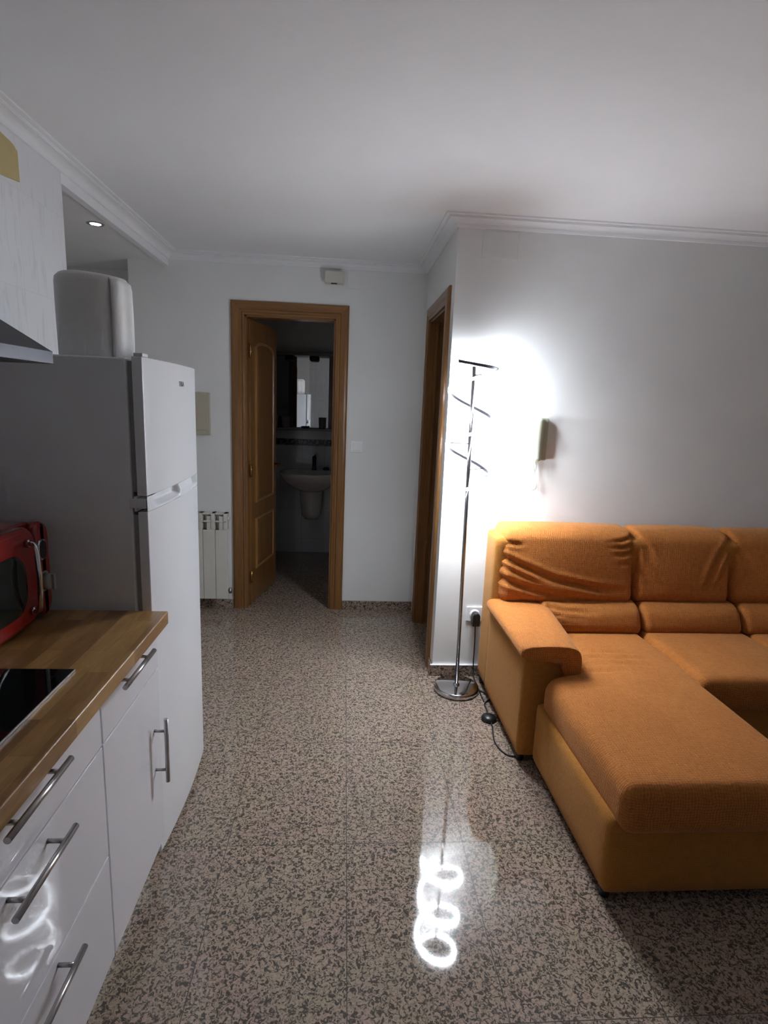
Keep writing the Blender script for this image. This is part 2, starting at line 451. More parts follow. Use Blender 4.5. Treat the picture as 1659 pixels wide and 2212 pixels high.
# bathroom shell
BY = 5.52
struct(MB().box(-1.42, 0.5, BY, BY + .1, 0, 1.93), 'wall_bathroom_back', M['bath'])
struct(MB().box(-1.42, 0.5, BY, BY + .1, 1.93, ZC), 'wall_bathroom_upper', M['bathpaint'])
struct(MB().box(-1.42, -1.32, YB + T, BY, 0, ZC), 'wall_bathroom_left', M['bathpaint'])
struct(MB().box(0.40, 0.5, YB + T, BY, 0, ZC), 'wall_bathroom_right', M['bathpaint'])
struct(MB().box(-1.32, 0.40, BY - .006, BY, 1.075, 1.135), 'trim_mosaic_border', M['border'])

# cornice
prof = [(0.0, 2.362), (0.010, 2.362), (0.013, 2.370)]
for k in range(7):
    a = k / 6 * PI / 2
    prof.append((0.050 - 0.036 * math.cos(a), 2.372 + 0.022 * math.sin(a)))
prof += [(0.050, 2.397), (0.055, 2.397), (0.055, 2.402), (0.060, 2.402), (0.072, 2.404), (0.074, 2.411), (0.0, 2.411)]
st = [lambda d: (XL + d, YN), lambda d: (XL + d, YB - d), lambda d: (XS - d, YB - d), lambda d: (XS - d, YW - d), lambda d: (XR, YW - d)]
mb = MB(); mb.loft([[(*s(d), z) for d, z in prof] for s in st], smooth=False)
struct(mb, 'trim_cornice', M['plaster'])

# granite skirting
def skirt(name, x0, x1, y0, y1):
    return struct(MB().box(x0, x1, y0, y1, 0, 0.064), name, M['skirt'], bevel=0.0015)
skirt('baseboard_back', DX1 + .092, XS, YB - .013, YB)
skirt('baseboard_back_left', -1.42, DX0 - .094, YB - .013, YB)
skirt('baseboard_right', XS - .013, XR, YW - .013, YW)
skirt('baseboard_side', XS - .013, XS, YW, EY0 - .082)
struct(MB().box(XS - .014, XR, YW - .014, YW, .064, .068), 'trim_grout_highlight', M['plaster'])  # white strip: grout line along the skirting top with its highlight painted in

# ------------------------------------------------------------------ door casings
def casing(lo, hi, top, wall, horiz, outward, wid, m_up, m_lv, parent, zb=0.0):
    """three mitred boards round an opening; horiz 'x' (wall faces -y) or 'y' (wall faces -x)"""
    P = [(0.0, 0.0), (0.0, 0.014), (0.004, 0.017), (0.012, 0.017), (0.016, 0.012), (0.030, 0.013), (0.036, 0.020), (wid - 0.022, 0.021), (wid - .010, 0.019), (wid, 0.012), (wid, 0.0)]
    def pt(h, z, t): return (h, wall + outward * t, z) if horiz == 'x' else (wall + outward * t, h, z)
    a = [pt(lo - q, zb, t) for q, t in P]; b = [pt(lo - q, top + q, t) for q, t in P]
    c = [pt(hi + q, top + q, t) for q, t in P]; d = [pt(hi + q, zb, t) for q, t in P]
    for ra, rb, m in ((a, b, m_up), (b, c, m_lv), (c, d, m_up)):
        mb = MB(); mb.loft([ra, rb], smooth=False); mb.build('casing', m, parent)

d1 = empty('door_1', (DX0, YB, 0), kind='structure')
casing(DX0, DX1, DZ, YB, 'x', -1, 0.088, M['oak'], M['oak_h'], d1)
MB().box(DX0, DX0 + .012, YB + .001, YB + T + .01, 0, DZ).build('jamb', M['oak'], d1)
MB().box(DX1 - .012, DX1, YB + .001, YB + T + .01, 0, DZ).build('jamb', M['oak'], d1)
MB().box(DX0, DX1, YB + .001, YB + T + .01, DZ - .012, DZ).build('head_jamb', M['oak_h'], d1)
# door leaf, opened inwards about 82 degrees; local frame: u along the leaf, n out of its face
hp = Vector((DX0 + .028, YB + .055, 0)); ang = R(79)
ud = Vector((math.cos(ang), math.sin(ang), 0)); nd = Vector((math.sin(ang), -math.cos(ang), 0))
LW, LT, LZ0, LZ1 = 0.572, 0.036, 0.008, 2.030
def lp(u, n, z): return tuple(hp + ud * u + nd * n + Vector((0, 0, z)))
def lbox(mb, u0_, u1_, n0, n1, z0, z1):
    return mb.hexa([lp(u, n, z) for z in (z0, z1) for n in (n0, n1) for u in (u0_, u1_)])
leaf = lbox(MB(), 0, LW, -LT, 0, LZ0, LZ1).build('leaf', M['oak'], d1, bevel=0.002)
def panel(pts, nm):
    """raised field with a moulding round it; pts clockwise in (u, z)"""
    cx = sum(p[0] for p in pts) / len(pts); cz = sum(p[1] for p in pts) / len(pts)
    def off(k, n):
        out = []
        for (u, z) in pts:
            uu = u - math.copysign(min(k, abs(u - cx)), u - cx); zz = z - math.copysign(min(k, abs(z - cz)), z - cz)
            out.append(lp(uu, n, zz))
        return out
    MB().loft([off(0, 0.0), off(0.0, 0.009), off(0.006, 0.014), off(0.014, 0.013), off(0.020, 0.004)], cap=False, smooth=False).build(nm + '_moulding', M['oak_light'], leaf)
    MB().loft([off(0.016, 0.0005), off(0.024, 0.003), off(0.05, 0.010), off(0.052, 0.010)], smooth=False).build(nm + '_field', M['oak'], leaf)
M['oak_light'] = wood('oak_moulding', (0.26, 0.125, 0.040), (0.44, 0.23, 0.08), 2)
arch = [(0.085 + (LW - .17) * (1 - math.cos(PI * k / 12)) / 2, 1.850 + 0.050 * math.sin(PI * k / 12)) for k in range(13)]
panel([(0.085, 0.755)] + arch + [(LW - .085, 0.755)], 'upper_panel')
panel([(0.085, 0.255), (0.085, 0.64), (LW - .085, 0.64), (LW - .085, 0.255)], 'lower_panel')
hd = MB()
hd.tube([lp(LW - .055, .0, 1.0), lp(LW - .055, .045, 1.0), lp(LW - .065, .052, 1.0), lp(LW - .165, .054, 0.995)], [.008, .008, .009, .007], 10)
lbox(hd, LW - .075, LW - .035, 0.0, .006, .90, 1.08)
hd.build('door_handle', M['brass'], leaf, smooth=False)
for z in (0.22, 1.0, 1.82):
    MB().tube([lp(-.006, .004, z - .045), lp(-.006, .004, z + .045)], .007, 10).build('hinge', M['brass'], d1)

d2 = empty('door_2', (XS, EY0, 0), kind='structure')
casing(EY0, EY1, EZ, XS, 'y', -1, 0.082, M['oak'], M['oak_hy'], d2, 0.0)
MB().box(XS - .001, XS + T + .012, EY1 - .014, EY1, 0, EZ).box(XS + .035, XS + .05, EY1 - .026, EY1 - .014, 0, EZ - .014).build('jamb', M['oak'], d2)
MB().box(XS - .001, XS + T + .012, EY0, EY0 + .014, 0, EZ).build('jamb', M['oak'], d2)
MB().box(XS - .001, XS + T + .012, EY0, EY1, EZ - .014, EZ).build('head_jamb', M['oak_hy'], d2)

# ------------------------------------------------------------------ bathroom things
g = empty('washbasin', (-0.30, BY, 0), 'wall-hung white washbasin on a half pedestal seen through the open door', 'washbasin')
bx, by, bz = -0.305, BY - .245, 0.845
rings = []
n = 48
def sell(a, rx, ry, p=2.6):
    c, s = math.cos(a), math.sin(a)
    return (math.copysign(abs(c) ** (2 / p), c) * rx, math.copysign(abs(s) ** (2 / p), s) * ry)
for rx, ry, z in ((0.10, 0.10, -.18), (0.17, 0.14, -.15), (0.25, 0.20, -.085), (0.285, 0.232, -.035), (0.295, 0.242, -.008), (0.292, 0.240, 0), (0.268, 0.215, 0.0), (0.255, 0.205, -.012), (0.22, 0.175, -.06), (0.14, 0.12, -.10), (0.03, 0.03, -.115)):
    rings.append([(bx + sell(2 * PI * i / n, rx, ry)[0], by + sell(2 * PI * i / n, rx, ry)[1] + (0.0 if rx > .2 else .02), bz + z) for i in range(n)])
MB().loft(rings).build('basin', M['ceramic'], g)
mb = MB(); rings = []
for k in range(9):
    t = k / 8; rx = 0.118 - 0.028 * t; ry = 0.11 - .02 * t
    if k == 8: rx, ry = .06, .06
    rings.append([(bx + rx * math.cos(2 * PI * i / n), BY - .10 - .02 + ry * math.sin(2 * PI * i / n), 0.70 - 0.33 * t) for i in range(n)])
mb.loft(rings).build('half_pedestal', M['ceramic'], g)
tp = MB().lathe([(.024, 0), (.022, .012), (.019, .02), (.019, .10), (.021, .105), (.021, .128), (.010, .135)], (bx + .02, BY - .075, bz), 20)
tp.tube([(bx + .02, BY - .08, bz + .075), (bx + .018, BY - .15, bz + .085), (bx + .018, BY - .175, bz + .065)], [.013, .011, .010], 12)
tp.tube([(bx + .02, BY - .08, bz + .125), (bx + .035, BY - .16, bz + .15)], [.010, .007], 10)
tp.build('tap', M['tap'], g)
MB().lathe([(.0, 0), (.030, 0.0), (.033, .008), (.026, .024), (.010, .031), (.0, .032)], (bx + .135, BY - .06, bz + .001), 20).build('plug', M['black'], loc=(bx + .135, BY - .06, bz))
tag(bpy.data.objects['plug'], 'small dark round stopper on the right rim of the washbasin', 'stopper')

g = empty('mirror_unit', (-0.40, BY, 1.236), 'bathroom wall mirror with light canopy above and narrow shelf below', 'mirror')
MB().box(-0.655, -0.160, BY - .018, BY - .006, 1.25, 1.925).build('mirror_glass', M['mirror'], g)
MB().box(-0.665, -0.655, BY - .03, BY - .006, 1.236, 1.94).build('side_frame', M['mirror_frame'], g)
MB().box(-0.160, -0.118, BY - .03, BY - .006, 1.236, 1.94).build('side_frame', M['mirror_frame'], g)
MB().box(-0.685, -0.10, BY - .13, BY - .006, 1.225, 1.243).build('shelf', M['mirror_frame'], g, bevel=.003)
MB().box(-0.685, -0.10, BY - .12, BY - .006, 1.912, 1.94).build('canopy', M['mirror_frame'], g, bevel=.003)
for x in (-0.53, -0.30):
    s = MB().lathe([(.045, 0), (.045, -.03), (.034, -.044), (.0, -.044)], (x, BY - .065, 1.912), 24).build('spot_housing', M['black'], g)
g = tag(MB().lathe([(.0, 0), (.034, 0), (.036, .004), (.039, .10), (.036, .10), (.033, .006), (.0, .006)], (-0.56, BY - .07, 1.243), 24).build('beaker', M['cup'], loc=(-0.56, BY - .07, 1.243)), 'light grey beaker at the left end of the bathroom mirror shelf', 'beaker')
g = tag(MB().lathe([(.0, 0), (.030, 0), (.032, .003), (.036, .105), (.033, .105), (.028, .006), (.0, .006)], (-0.215, BY - .07, 1.243), 24).build('tumbler', M['cupdark'], loc=(-0.215, BY - .07, 1.243)), 'dark tapered tumbler at the right end of the bathroom mirror shelf', 'tumbler')
g = tag(MB().lathe([(.0, 0), (.025, 0), (.036, .016), (.033, .016), (.022, .004), (.0, .004)], (-0.378, BY - .075, 1.243), 24, 1.2, .8).build('soap_dish', M['cupdark'], loc=(-0.378, BY - .075, 1.243)), 'low dark soap dish in the middle of the bathroom mirror shelf', 'soap dish')
g = MB(); 
g.tube([(-0.622, BY - .06, 1.243), (-0.622, BY - .06, 1.335), (-0.628, BY - .06, 1.35)], [.014, .012, .008], 12)
tag(g.build('bottle', M['black'], loc=(-0.622, BY - .06, 1.243)), 'slim black bottle beside the grey beaker on the bathroom shelf', 'bottle')

# ------------------------------------------------------------------ back wall things
g = empty('radiator', (-1.0, YB, 0), 'cream aluminium column radiator on the back wall behind the fridge', 'radiator')
RY0, RY1, RZ0, RZ1 = YB - .105, YB - .025, 0.10, 0.715
x = -0.792
for k in range(5):
    x1 = x - .0012; x0 = x - .0828
    fr = MB()
    fr.box(x0, x1, RY0, RY0 + .010, RZ0, RZ1 - .115)                 # front plate
    fr.box((x0 + x1) / 2 - .016, (x0 + x1) / 2 + .016, RY0 + .01, RY1, RZ0 + .03, RZ1 - .02)   # water column
    fr.box(x1 - .026, x1, RY0 + .004, RY1, RZ1 - .115, RZ1)          # top fin web
    fr.box(x0, x1, RY0 + .004, RY1, RZ1 - .062, RZ1 - .052)
    fr.box(x0, x1, RY0 + .012, RY1, RZ1 - .010, RZ1)
    fr.box(x0, x1 - .026, RY0 + .055, RY1, RZ1 - .115, RZ1 - .01)
    fr.build('section', M['radiator'], g, bevel=.003)
    x -= .084
MB().tube([(-0.80, RY0 + .045, RZ1 - .045), (-0.783, RY0 + .045, RZ1 - .045)], .014, 14).build('plug_fitting', M['radiator'], g)
vb = MB().tube([(-0.80, RY0 + .045, RZ0 + .05), (-0.775, RY0 + .045, RZ0 + .05)], .012, 14)
vb.tube([(-0.785, RY0 + .045, RZ0 + .07), (-0.785, RY0 + .045, RZ0 + .03)], .011, 14)
vb.build('valve', M['steel'], g)

g = empty('fuse_box', (-1.05, YB, 1.24), 'beige flush fuse box on the back wall above the radiator', 'fuse box')
MB().box(-1.27, -0.914, YB - .03, YB - .001, 1.245, 1.530).build('surround', M['beige'], g, bevel=.004)
MB().box(-1.255, -0.925, YB - .036, YB - .03, 1.278, 1.497).build('cover', M['beige'], g, bevel=.003)

g = empty('thermostat', (-0.10, YB, 2.25), 'small cream sensor box high on the back wall above the bathroom door', 'sensor')
MB().box(-0.155, -0.028, YB - .065, YB - .004, 2.262, 2.338).build('housing', M['cream'], g, bevel=.008)
MB().box(-0.15, -0.033, YB - .006, YB - .0005, 2.264, 2.336).build('back_plate', M['cream'], g)
MB().box(-0.113, -0.073, YB - .06, YB - .045, 2.258, 2.264).build('slot', M['black'], g)

tag(MB().box(-0.004, 0.205, YB - .003, YB - .0003, 2.245, 2.352).build('junction_cover', M['wall'], bevel=.001, loc=(0.1, YB, 2.245)), 'flat painted junction box cover on back wall beside the cream sensor', 'wall cover', 'painted junction covers under the cornice')
tag(MB().box(0.653, 0.832, YW - .003, YW - .0003, 2.226, 2.353).build('junction_cover', M['wall'], bevel=.001, loc=(0.74, YW, 2.226)), 'flat painted junction box cover high on wall above the spiral lamp', 'wall cover', 'painted junction covers under the cornice')

g = empty('light_switch', (0.087, YB, 1.20), 'square white light switch beside the bathroom door', 'switch')
MB().box(0.046, 0.128, YB - .010, YB - .0003, 1.160, 1.242).build('switch_plate', M['socket'], g, bevel=.003)
MB().box(0.060, 0.114, YB - .015, YB - .010, 1.174, 1.228).build('rocker', M['socket'], g, bevel=.002)

# ------------------------------------------------------------------ intercom phone
g = empty('intercom_phone', (1.0, YW, 1.23), 'cream wall intercom handset with coiled cord above the sofa', 'intercom')
MB().box(0.995, 1.062, YW - .034, YW - .0005, 1.240, 1.462).build('base_unit', M['phone'], g, bevel=.006)
rings = []
for k in range(25):
    t = k / 24; z = 1.236 + 0.226 * t
    bul = 0.010 + 0.026 * (2 * t - 1) ** 2 * (1 if t > .5 else .9)
    cx = 0.999 + 0.004 * t; dep = 0.034 + bul * .55
    e = min(1, min(t, 1 - t) * 14 + .72)
    ring = []
    for i in range(20):
        a = PI * i / 19
        ring.append((cx - math.cos(a) * .032 * e, YW - .026 - dep * math.sin(a) ** .7 * e, z))
    ring += [(cx + .030 * e, YW - .022, z), (cx - .030 * e, YW - .022, z)]
    rings.append(ring)
MB().loft(rings).build('handset', M['phone'], g)
pth = []
ctrl = [(0.998, 1.236), (0.999, 1.212), (1.004, 1.196), (1.010, 1.165), (1.021, 1.125), (1.019, 1.097), (1.004, 1.086), (0.990, 1.098), (0.990, 1.125), (1.002, 1.16), (1.014, 1.192), (1.014, 1.215), (1.010, 1.24)]
def catmull(c, t):
    i = min(int(t), len(c) - 2); f = t - i
    p = [c[max(0, min(len(c) - 1, i + k))] for k in (-1, 0, 1, 2)]
    return tuple(0.5 * (2 * p[1][a] + (p[2][a] - p[0][a]) * f + (2 * p[0][a] - 5 * p[1][a] + 4 * p[2][a] - p[3][a]) * f * f + (3 * p[1][a] - p[0][a] - 3 * p[2][a] + p[3][a]) * f ** 3) for a in range(len(c[0])))
NC = 900; turns = 62
for k in range(NC + 1):
    t = k / NC; x, z = catmull(ctrl, t * (len(ctrl) - 1)); x2, z2 = catmull(ctrl, min(1, t + .002) * (len(ctrl) - 1)); x1, z1 = catmull(ctrl, max(0, t - .002) * (len(ctrl) - 1))
    tg = Vector((x2 - x1, 0, z2 - z1)); tg = tg.normalized() if tg.length > 1e-9 else Vector((0, 0, -1))
    u = tg.cross(Vector((0, 1, 0))).normalized(); v_ = Vector((0, 1, 0))
    amp = .0042 * min(1, max(.1, min(t, 1 - t) * 9))
    a = 2 * PI * turns * t
    yoff = YW - .030 + .008 * math.cos(t * PI * 2)
    pth.append(Vector((x, yoff, z)) + amp * (math.cos(a) * u + math.sin(a) * v_))
MB().tube(pth, .0017, 6).build('coiled_cord', M['cordw'], g)

# ------------------------------------------------------------------ socket, adapter, cable
g = empty('wall_socket', (0.75, YW, 0.37), 'white wall socket behind the spiral lamp beside the sofa', 'socket')
MB().box(0.703, 0.795, YW - .010, YW - .0003, 0.330, 0.413).build('socket_plate', M['socket'], g, bevel=.003)
MB().lathe([(.026, 0), (.026, .004), (.022, .006), (.021, .002), (0, .002)], (0, 0, 0), 24)
mb = MB().lathe([(.027, 0), (.027, .004), (.024, .006), (.0, .006)], (0, 0, 0), 28)
mb.v = [(0.749 + p[0], YW - .010 - p[2], 0.372 + p[1]) for p in mb.v]
mb.build('socket_ring', M['socket'], g)
# floor lamp cable with its adapter plug and foot switch (part of the lamp)

# ------------------------------------------------------------------ floor lamp
LXB, LYB = 0.637, 2.748
g = empty('spiral_floor_lamp', (LXB, LYB, 0), 'chrome spiral LED floor lamp glowing white in the corner by the sofa', 'floor lamp')
MB().lathe([(.0, .004), (.104, .004), (.104, .0), (.114, .0), (.119, .004), (.120, .010), (.120, .022), (.117, .028), (.112, .030), (.0, .031)], (LXB, LYB, 0), 72).build('base', M['chrome'], g)
LXT = 0.617
pole = MB().tube([(LXB, LYB, .03), (LXB + (LXT - LXB) * .5, LYB, .86), (LXT, LYB, 1.695)], .0095, 18)
pole.build('pole', M['lamp_metal'], g)
MB().lathe([(.017, 0), (.017, .006), (.012, .012), (.012, .0121)], (LXB, LYB, .030), 24).build('collar', M['chrome'], g)
def axis_x(z): return LXB + (LXT - LXB) * (z - .03) / 1.66
TH = [(150, 1.068), (180, 1.083), (270, 1.118), (360, 1.165), (450, 1.245), (540, 1.325), (630, 1.385), (720, 1.440), (810, 1.515), (900, 1.590), (990, 1.640), (1080, 1.690), (1150, 1.715), (1205, 1.728)]
def hel_z(th):
    for (a, za), (b, zb) in zip(TH, TH[1:]):
        if th <= b:
            t = (th - a) / (b - a); return za + (zb - za) * t
    return TH[-1][1]
def smooth_z(th): return sum(hel_z(th + d) for d in range(-40, 41, 8)) / 11
RH = 0.112
led, chn = [], []
ths = [168 + k * (1203 - 168) / 150 for k in range(151)]
def hp_(th, r, dz):
    z = smooth_z(th); a = R(th)
    return (axis_x(z) + r * math.cos(a), LYB + r * math.sin(a), z + dz)
led_r = [[hp_(t, RH + .0005, -.007), hp_(t, RH + .0085, -.007), hp_(t, RH + .0085, .006), hp_(t, RH + .0005, .006)] for t in ths]
MB().loft(led_r, smooth=False).build('led_strip', M['led'], g)
ch_r = [[hp_(t, RH - .0025, -.0075), hp_(t, RH, -.0075), hp_(t, RH, .0062), hp_(t, RH + .0075, .0062), hp_(t, RH + .0075, .0078), hp_(t, RH - .0025, .0078)] for t in ths]
MB().loft(ch_r, smooth=False).build('led_channel', M['channel'], g)
br = MB()
for th in (395, 545, 1020):
    p = Vector(hp_(th, RH - .002, 0)); q = Vector((axis_x(p.z), LYB, p.z - .002))
    MB().tube([q, p], .0028, 8).build('bracket', M['lamp_metal'], g)
p = Vector(hp_(330, RH - .012, .004))
MB().box(p.x - .035, p.x + .005, p.y + .0, p.y + .012, p.z + .012, p.z + .026).build('driver_box', M['socket'], g)
# cable: base rear right -> along the sofa -> foot switch -> back along the floor -> adapter in the socket
c1 = [(LXB + .112, LYB - .01, .012), (LXB + .135, LYB - .03, .006), (LXB + .165, LYB - .09, .0045), (.758, 2.60, .0045), (.752, 2.54, .0045), (.746, 2.49, .008)]
pts = [catmull(c1, k / 40 * (len(c1) - 1)) for k in range(41)]
MB().tube(pts, .0035, 8).build('cable', M['black'], g)
mb = MB().lathe([(.0, 0), (.030, 0), (.036, .004), (.038, .010), (.034, .018), (.020, .025), (.0, .027)], (0.742, 2.455, .0), 28, 1.0, 1.0)
mb.build('foot_switch', M['black'], g)
c2 = [(.744, 2.42, .008), (.742, 2.38, .0045), (.728, 2.32, .0045), (.722, 2.26, .0045), (.735, 2.20, .0045), (.762, 2.165, .0045), (.80, 2.16, .0045)]
pts = [catmull(c2, k / 40 * (len(c2) - 1)) for k in range(41)]
MB().tube(pts, .0035, 8).build('cable', M['black'], g)
c3 = [(.748, YW - .045, .318), (.750, YW - .05, .25), (.754, YW - .04, .16), (.757, YW - .03, .09), (.760, YW - .035, .03), (.762, 2.84, .006), (.762, 2.78, .0045), (.760, 2.70, .0045), (.758, 2.62, .0045)]
pts = [catmull(c3, k / 60 * (len(c3) - 1)) for k in range(61)]
MB().tube(pts, .0034, 8).build('cable', M['black'], g)
ad = MB()
pr = [(0.749 + .021 * math.cos(a), 0.372 + .021 * math.sin(a)) for a in [PI * k / 12 for k in range(13)]] + [(0.728, 0.318), (0.770, 0.318)]
ad.prism(pr, 1, YW - .062, YW - .016)
ad.build('adapter', M['black'], g, bevel=.004)

# ------------------------------------------------------------------ recessed spot
SX, SY, SZ = -1.305, 3.20, 2.352
g = empty('recessed_spotlight', (SX, SY, SZ), 'small lit recessed spotlight in the lowered ceiling beside the tiled wall', 'ceiling light')
MB().lathe([(.026, -.001), (.030, -.004), (.040, -.004), (.044, -.0005)], (SX, SY, SZ), 32, cap=False).build('trim_ring', M['steel'], g)
MB().lathe([(.026, -.0025), (.010, -.0035), (.0, -.0035)], (SX, SY, SZ), 24, cap=False).build('bulb', M['spot'], g)

# ------------------------------------------------------------------ fridge
FX, FY0, FY1 = -0.552, 1.630, 2.185
g = empty('refrigerator', (-0.85, 1.9, 0), 'tall white two-door fridge freezer at the end of the worktop', 'refrigerator')
MB().box(-1.150, -0.605, FY0, FY1, 0.03, 1.598).build('body', M['fridge'], g, bevel=.006)
def door(name, z0, z1, lip=False):
    mb = MB(); ny = 28; rings = []
    def px(t): return FX - .010 + .013 * (1 - (2 * t - 1) ** 2)
    pr = [(-0.590, FY0)] + [(px(0) if k in (0, ny) else px(k / ny), FY0 + (FY1 - FY0) * k / ny) for k in range(ny + 1)] + [(-0.590, FY1)]
    mb.prism(pr, 2, z0, z1); return mb.build(name, M['fridge'], g, bevel=.003, seg=2)
ud_ = door('freezer_door', 1.212, 1.602)
ld_ = door('fridge_door', 0.03, 1.166)
MB().box(-0.606, -0.589, FY0 + .012, FY1 - .008, 0.05, 1.155).build('seal', M['gasket'], g)
MB().box(-0.606, -0.589, FY0 + .012, FY1 - .008, 1.222, 1.590).build('seal', M['gasket'], g)
# grip strip between the doors, with two scooped finger recesses
mb = MB(); ny, nz = 90, 14; vs, fs = [], []
z0, z1 = 1.167, 1.211
def grip(y, z):
    t = (y - FY0) / (FY1 - FY0)
    base = FX - .010 + .013 * (1 - (2 * t - 1) ** 2)
    v = (z - z0) / (z1 - z0); d = 0
    if .08 < t < .50:
        q = (t - .08) / .42; e = min(1, min(q * 5, (1 - q) * 14)); d = .022 * e * min(1, max(0, (v - .12) * 3)) * min(1, (1 - v) * 6 + .25)
    if .80 < t < .965: d = .030 * min(1, max(0, (v - .15) * 6))
    if .50 <= t <= .80: d = -.002 + .012 * max(0, v - .55)
    return base - d
for j in range(nz + 1):
    for i in range(ny + 1):
        y = FY0 + (FY1 - FY0) * i / ny; z = z0 + (z1 - z0) * j / nz
        vs.append((grip(y, z), y, z))
for j in range(nz):
    for i in range(ny): fs.append((j * (ny + 1) + i, j * (ny + 1) + i + 1, (j + 1) * (ny + 1) + i + 1, (j + 1) * (ny + 1) + i))
mb.add(vs, fs, True)
mb.box(-0.592, FX - .047, FY0 + .002, FY1 - .002, z0, z1)
mb.build('grip_strip', M['fridge_plastic'], g)
MB().box(-0.612, -0.566, FY0 - .001, FY0 + .05, 1.176, 1.204).build('middle_hinge', M['fridge_plastic'], g, bevel=.002)
MB().box(-0.585, -0.560, FY0 + .004, FY0 + .05, 1.602, 1.612).build('top_hinge', M['fridge_plastic'], g, bevel=.002)
MB().box(-1.13, -0.60, FY0 + .02, FY1 - .02, 0.001, 0.03).build('plinth', M['gasket'], g)
tc = bpy.data.curves.new('logo', 'FONT'); tc.body = 'TEKA'; tc.size = 0.024; tc.extrude = 0.0004; tc.space_character = 1.02
to = bpy.data.objects.new('logo_tmp', tc); COL.objects.link(to)
bpy.context.view_layer.update()
me = bpy.data.meshes.new_from_object(to.evaluated_get(bpy.context.evaluated_depsgraph_get()))
bpy.data.objects.remove(to)
me.materials.clear(); me.materials.append(M['ink'])
lo = bpy.data.objects.new('logo', me); COL.objects.link(lo); lo.parent = ud_
lo.location = Vector((FX + .0036, 1.932, 1.531)) - ORI[g.name]; lo.rotation_euler = (PI / 2, 0, PI / 2 + .012)

# paper roll on the fridge
PX, PY, PZ = -0.757, 1.815, 1.598
g = tag(MB().build('kitchen_roll', M['paper']) if False else empty('kitchen_roll', (PX, PY, PZ)), 'large white paper roll standing on top of the fridge', 'paper roll')
def rollring(r0_, z, k=0.0):
    out = []
    for i in range(96):
        a = 2 * PI * i / 96
        c, s = math.cos(a), math.sin(a)
        sq = 1 / ((abs(c) ** 3.0 + abs(s) ** 3.0) ** (1 / 3.0))
        r = r0_ * (0.55 + 0.45 * sq)
        r *= 1 + .006 * math.sin(5 * a + 1) + .004 * math.sin(11 * a)
        out.append((PX + r * c, PY + r * s, z + k * math.sin(3 * a + .6)))
    return out
mb = MB()
mb.loft([rollring(.094, PZ + .001), rollring(.097, PZ + .01), rollring(.098, PZ + .12), rollring(.098, PZ + .212), rollring(.096, PZ + .226), rollring(.088, PZ + .236, .002), rollring(.06, PZ + .240, .003), rollring(.022, PZ + .239)])
mb.build('roll', M['paper'], g)
mb = MB(); rings = []     # loose outer sheet on the room side
NA = 44
for z, r in ((PZ + .002, .104), (PZ + .06, .106), (PZ + .14, .106), (PZ + .205, .105), (PZ + .222, .102), (PZ + .228, .094)):
    rg = []
    for i in range(NA + 1):
        a = R(-44) + R(150) * i / NA
        c, s = math.cos(a), math.sin(a); sq = 1 / ((abs(c) ** 3.0 + abs(s) ** 3.0) ** (1 / 3.0))
        rr = (r + .003 * math.sin(i * .55)) * (0.55 + 0.45 * sq)
        rg.append((PX + rr * c, PY + rr * s, z - (.010 if i > 16 and z > PZ + .2 else 0)))
    rings.append(rg)
mb.loft(rings, cap=False, closed=False); o = mb.build('loose_sheet', M['paper'], g)
sm = o.modifiers.new('s', 'SOLIDIFY'); sm.thickness = .002

# ------------------------------------------------------------------ worktop, hob, microwave
ZT = 0.87; WX = -0.510
tag(MB().box(XL + .002, WX, 0.56, 1.618, ZT - .04, ZT).build('worktop', M['worktop'], loc=(-.8, 1.1, ZT), bevel=.004, seg=3), 'oiled oak block worktop running from the hob to the fridge', 'worktop')
g = empty('induction_hob', (-0.86, .95, ZT), 'black glass hob set into the oak worktop', 'hob')
MB().box(-1.10, -0.6045, 0.655, 1.237, ZT + .0005, ZT + .005).build('glass_plate', M['glass_black'], g, bevel=.0015)
MB().box(-0.6045, -0.6030, 0.655, 1.237, ZT + .0005, ZT + .0055).build('edge_trim', M['steel'], g)

MX, MY0, MY1, MZ0, MZ1 = -0.815, 1.242, 1.582, 0.885, 1.150
g = empty('microwave', (-1.0, 1.36, ZT), 'glossy red rounded microwave oven on the worktop against the fridge', 'microwave')
def rrect(y0, y1, z0, z1, r, n=8):
    out = []
    for cy, cz, a0 in ((y1 - r, z0 + r, -90), (y1 - r, z1 - r, 0), (y0 + r, z1 - r, 90), (y0 + r, z0 + r, 180)):
        for k in range(n + 1):
            a = R(a0 + 90 * k / n); out.append((cy + r * math.cos(a), cz + r * math.sin(a)))
    return out
mb = MB(); rings = []
for x, ins in ((-1.150, .010), (-1.145, .003), (MX - .047, .0), (MX - .030, .003)):
    rings.append([(x, y, z) for y, z in rrect(MY0 + ins, MY1 - ins, MZ0 + ins, MZ1 - ins, .045)])
mb.loft(rings).build('body', M['red'], g)
DYS = 1.508                                        # split between door and control column
mb = MB(); rings = []
for x, ins in ((MX - .030, 0), (MX - .012, .0), (MX - .004, .004), (MX, .012)):
    rings.append([(x, y, z) for y, z in rrect(MY0 + ins, DYS - ins * .4, MZ0 + ins, MZ1 - ins, .04)])
dr = mb.loft(rings).build('door', M['red'], g)
mb = MB(); rings = []
for x, ins in ((MX - .030, 0), (MX - .012, .0), (MX - .004, .004), (MX, .012)):
    rings.append([(x, y, z) for y, z in rrect(DYS + .003 + ins * .4, MY1 - ins, MZ0 + ins, MZ1 - ins, .035)])
mb.loft(rings).build('control_panel', M['red'], g)
mb = MB(); mb.loft([[(x, y, z) for y, z in rrect(MY0 + .035 + i_, 1.453 - i_, MZ0 + .042 + i_, MZ1 - .058 - i_, .06)] for x, i_ in ((MX - .001, 0), (MX + .003, .003), (MX + .0035, .01))])
mb.build('window', M['micro_glass'], dr)
hy = 1.482
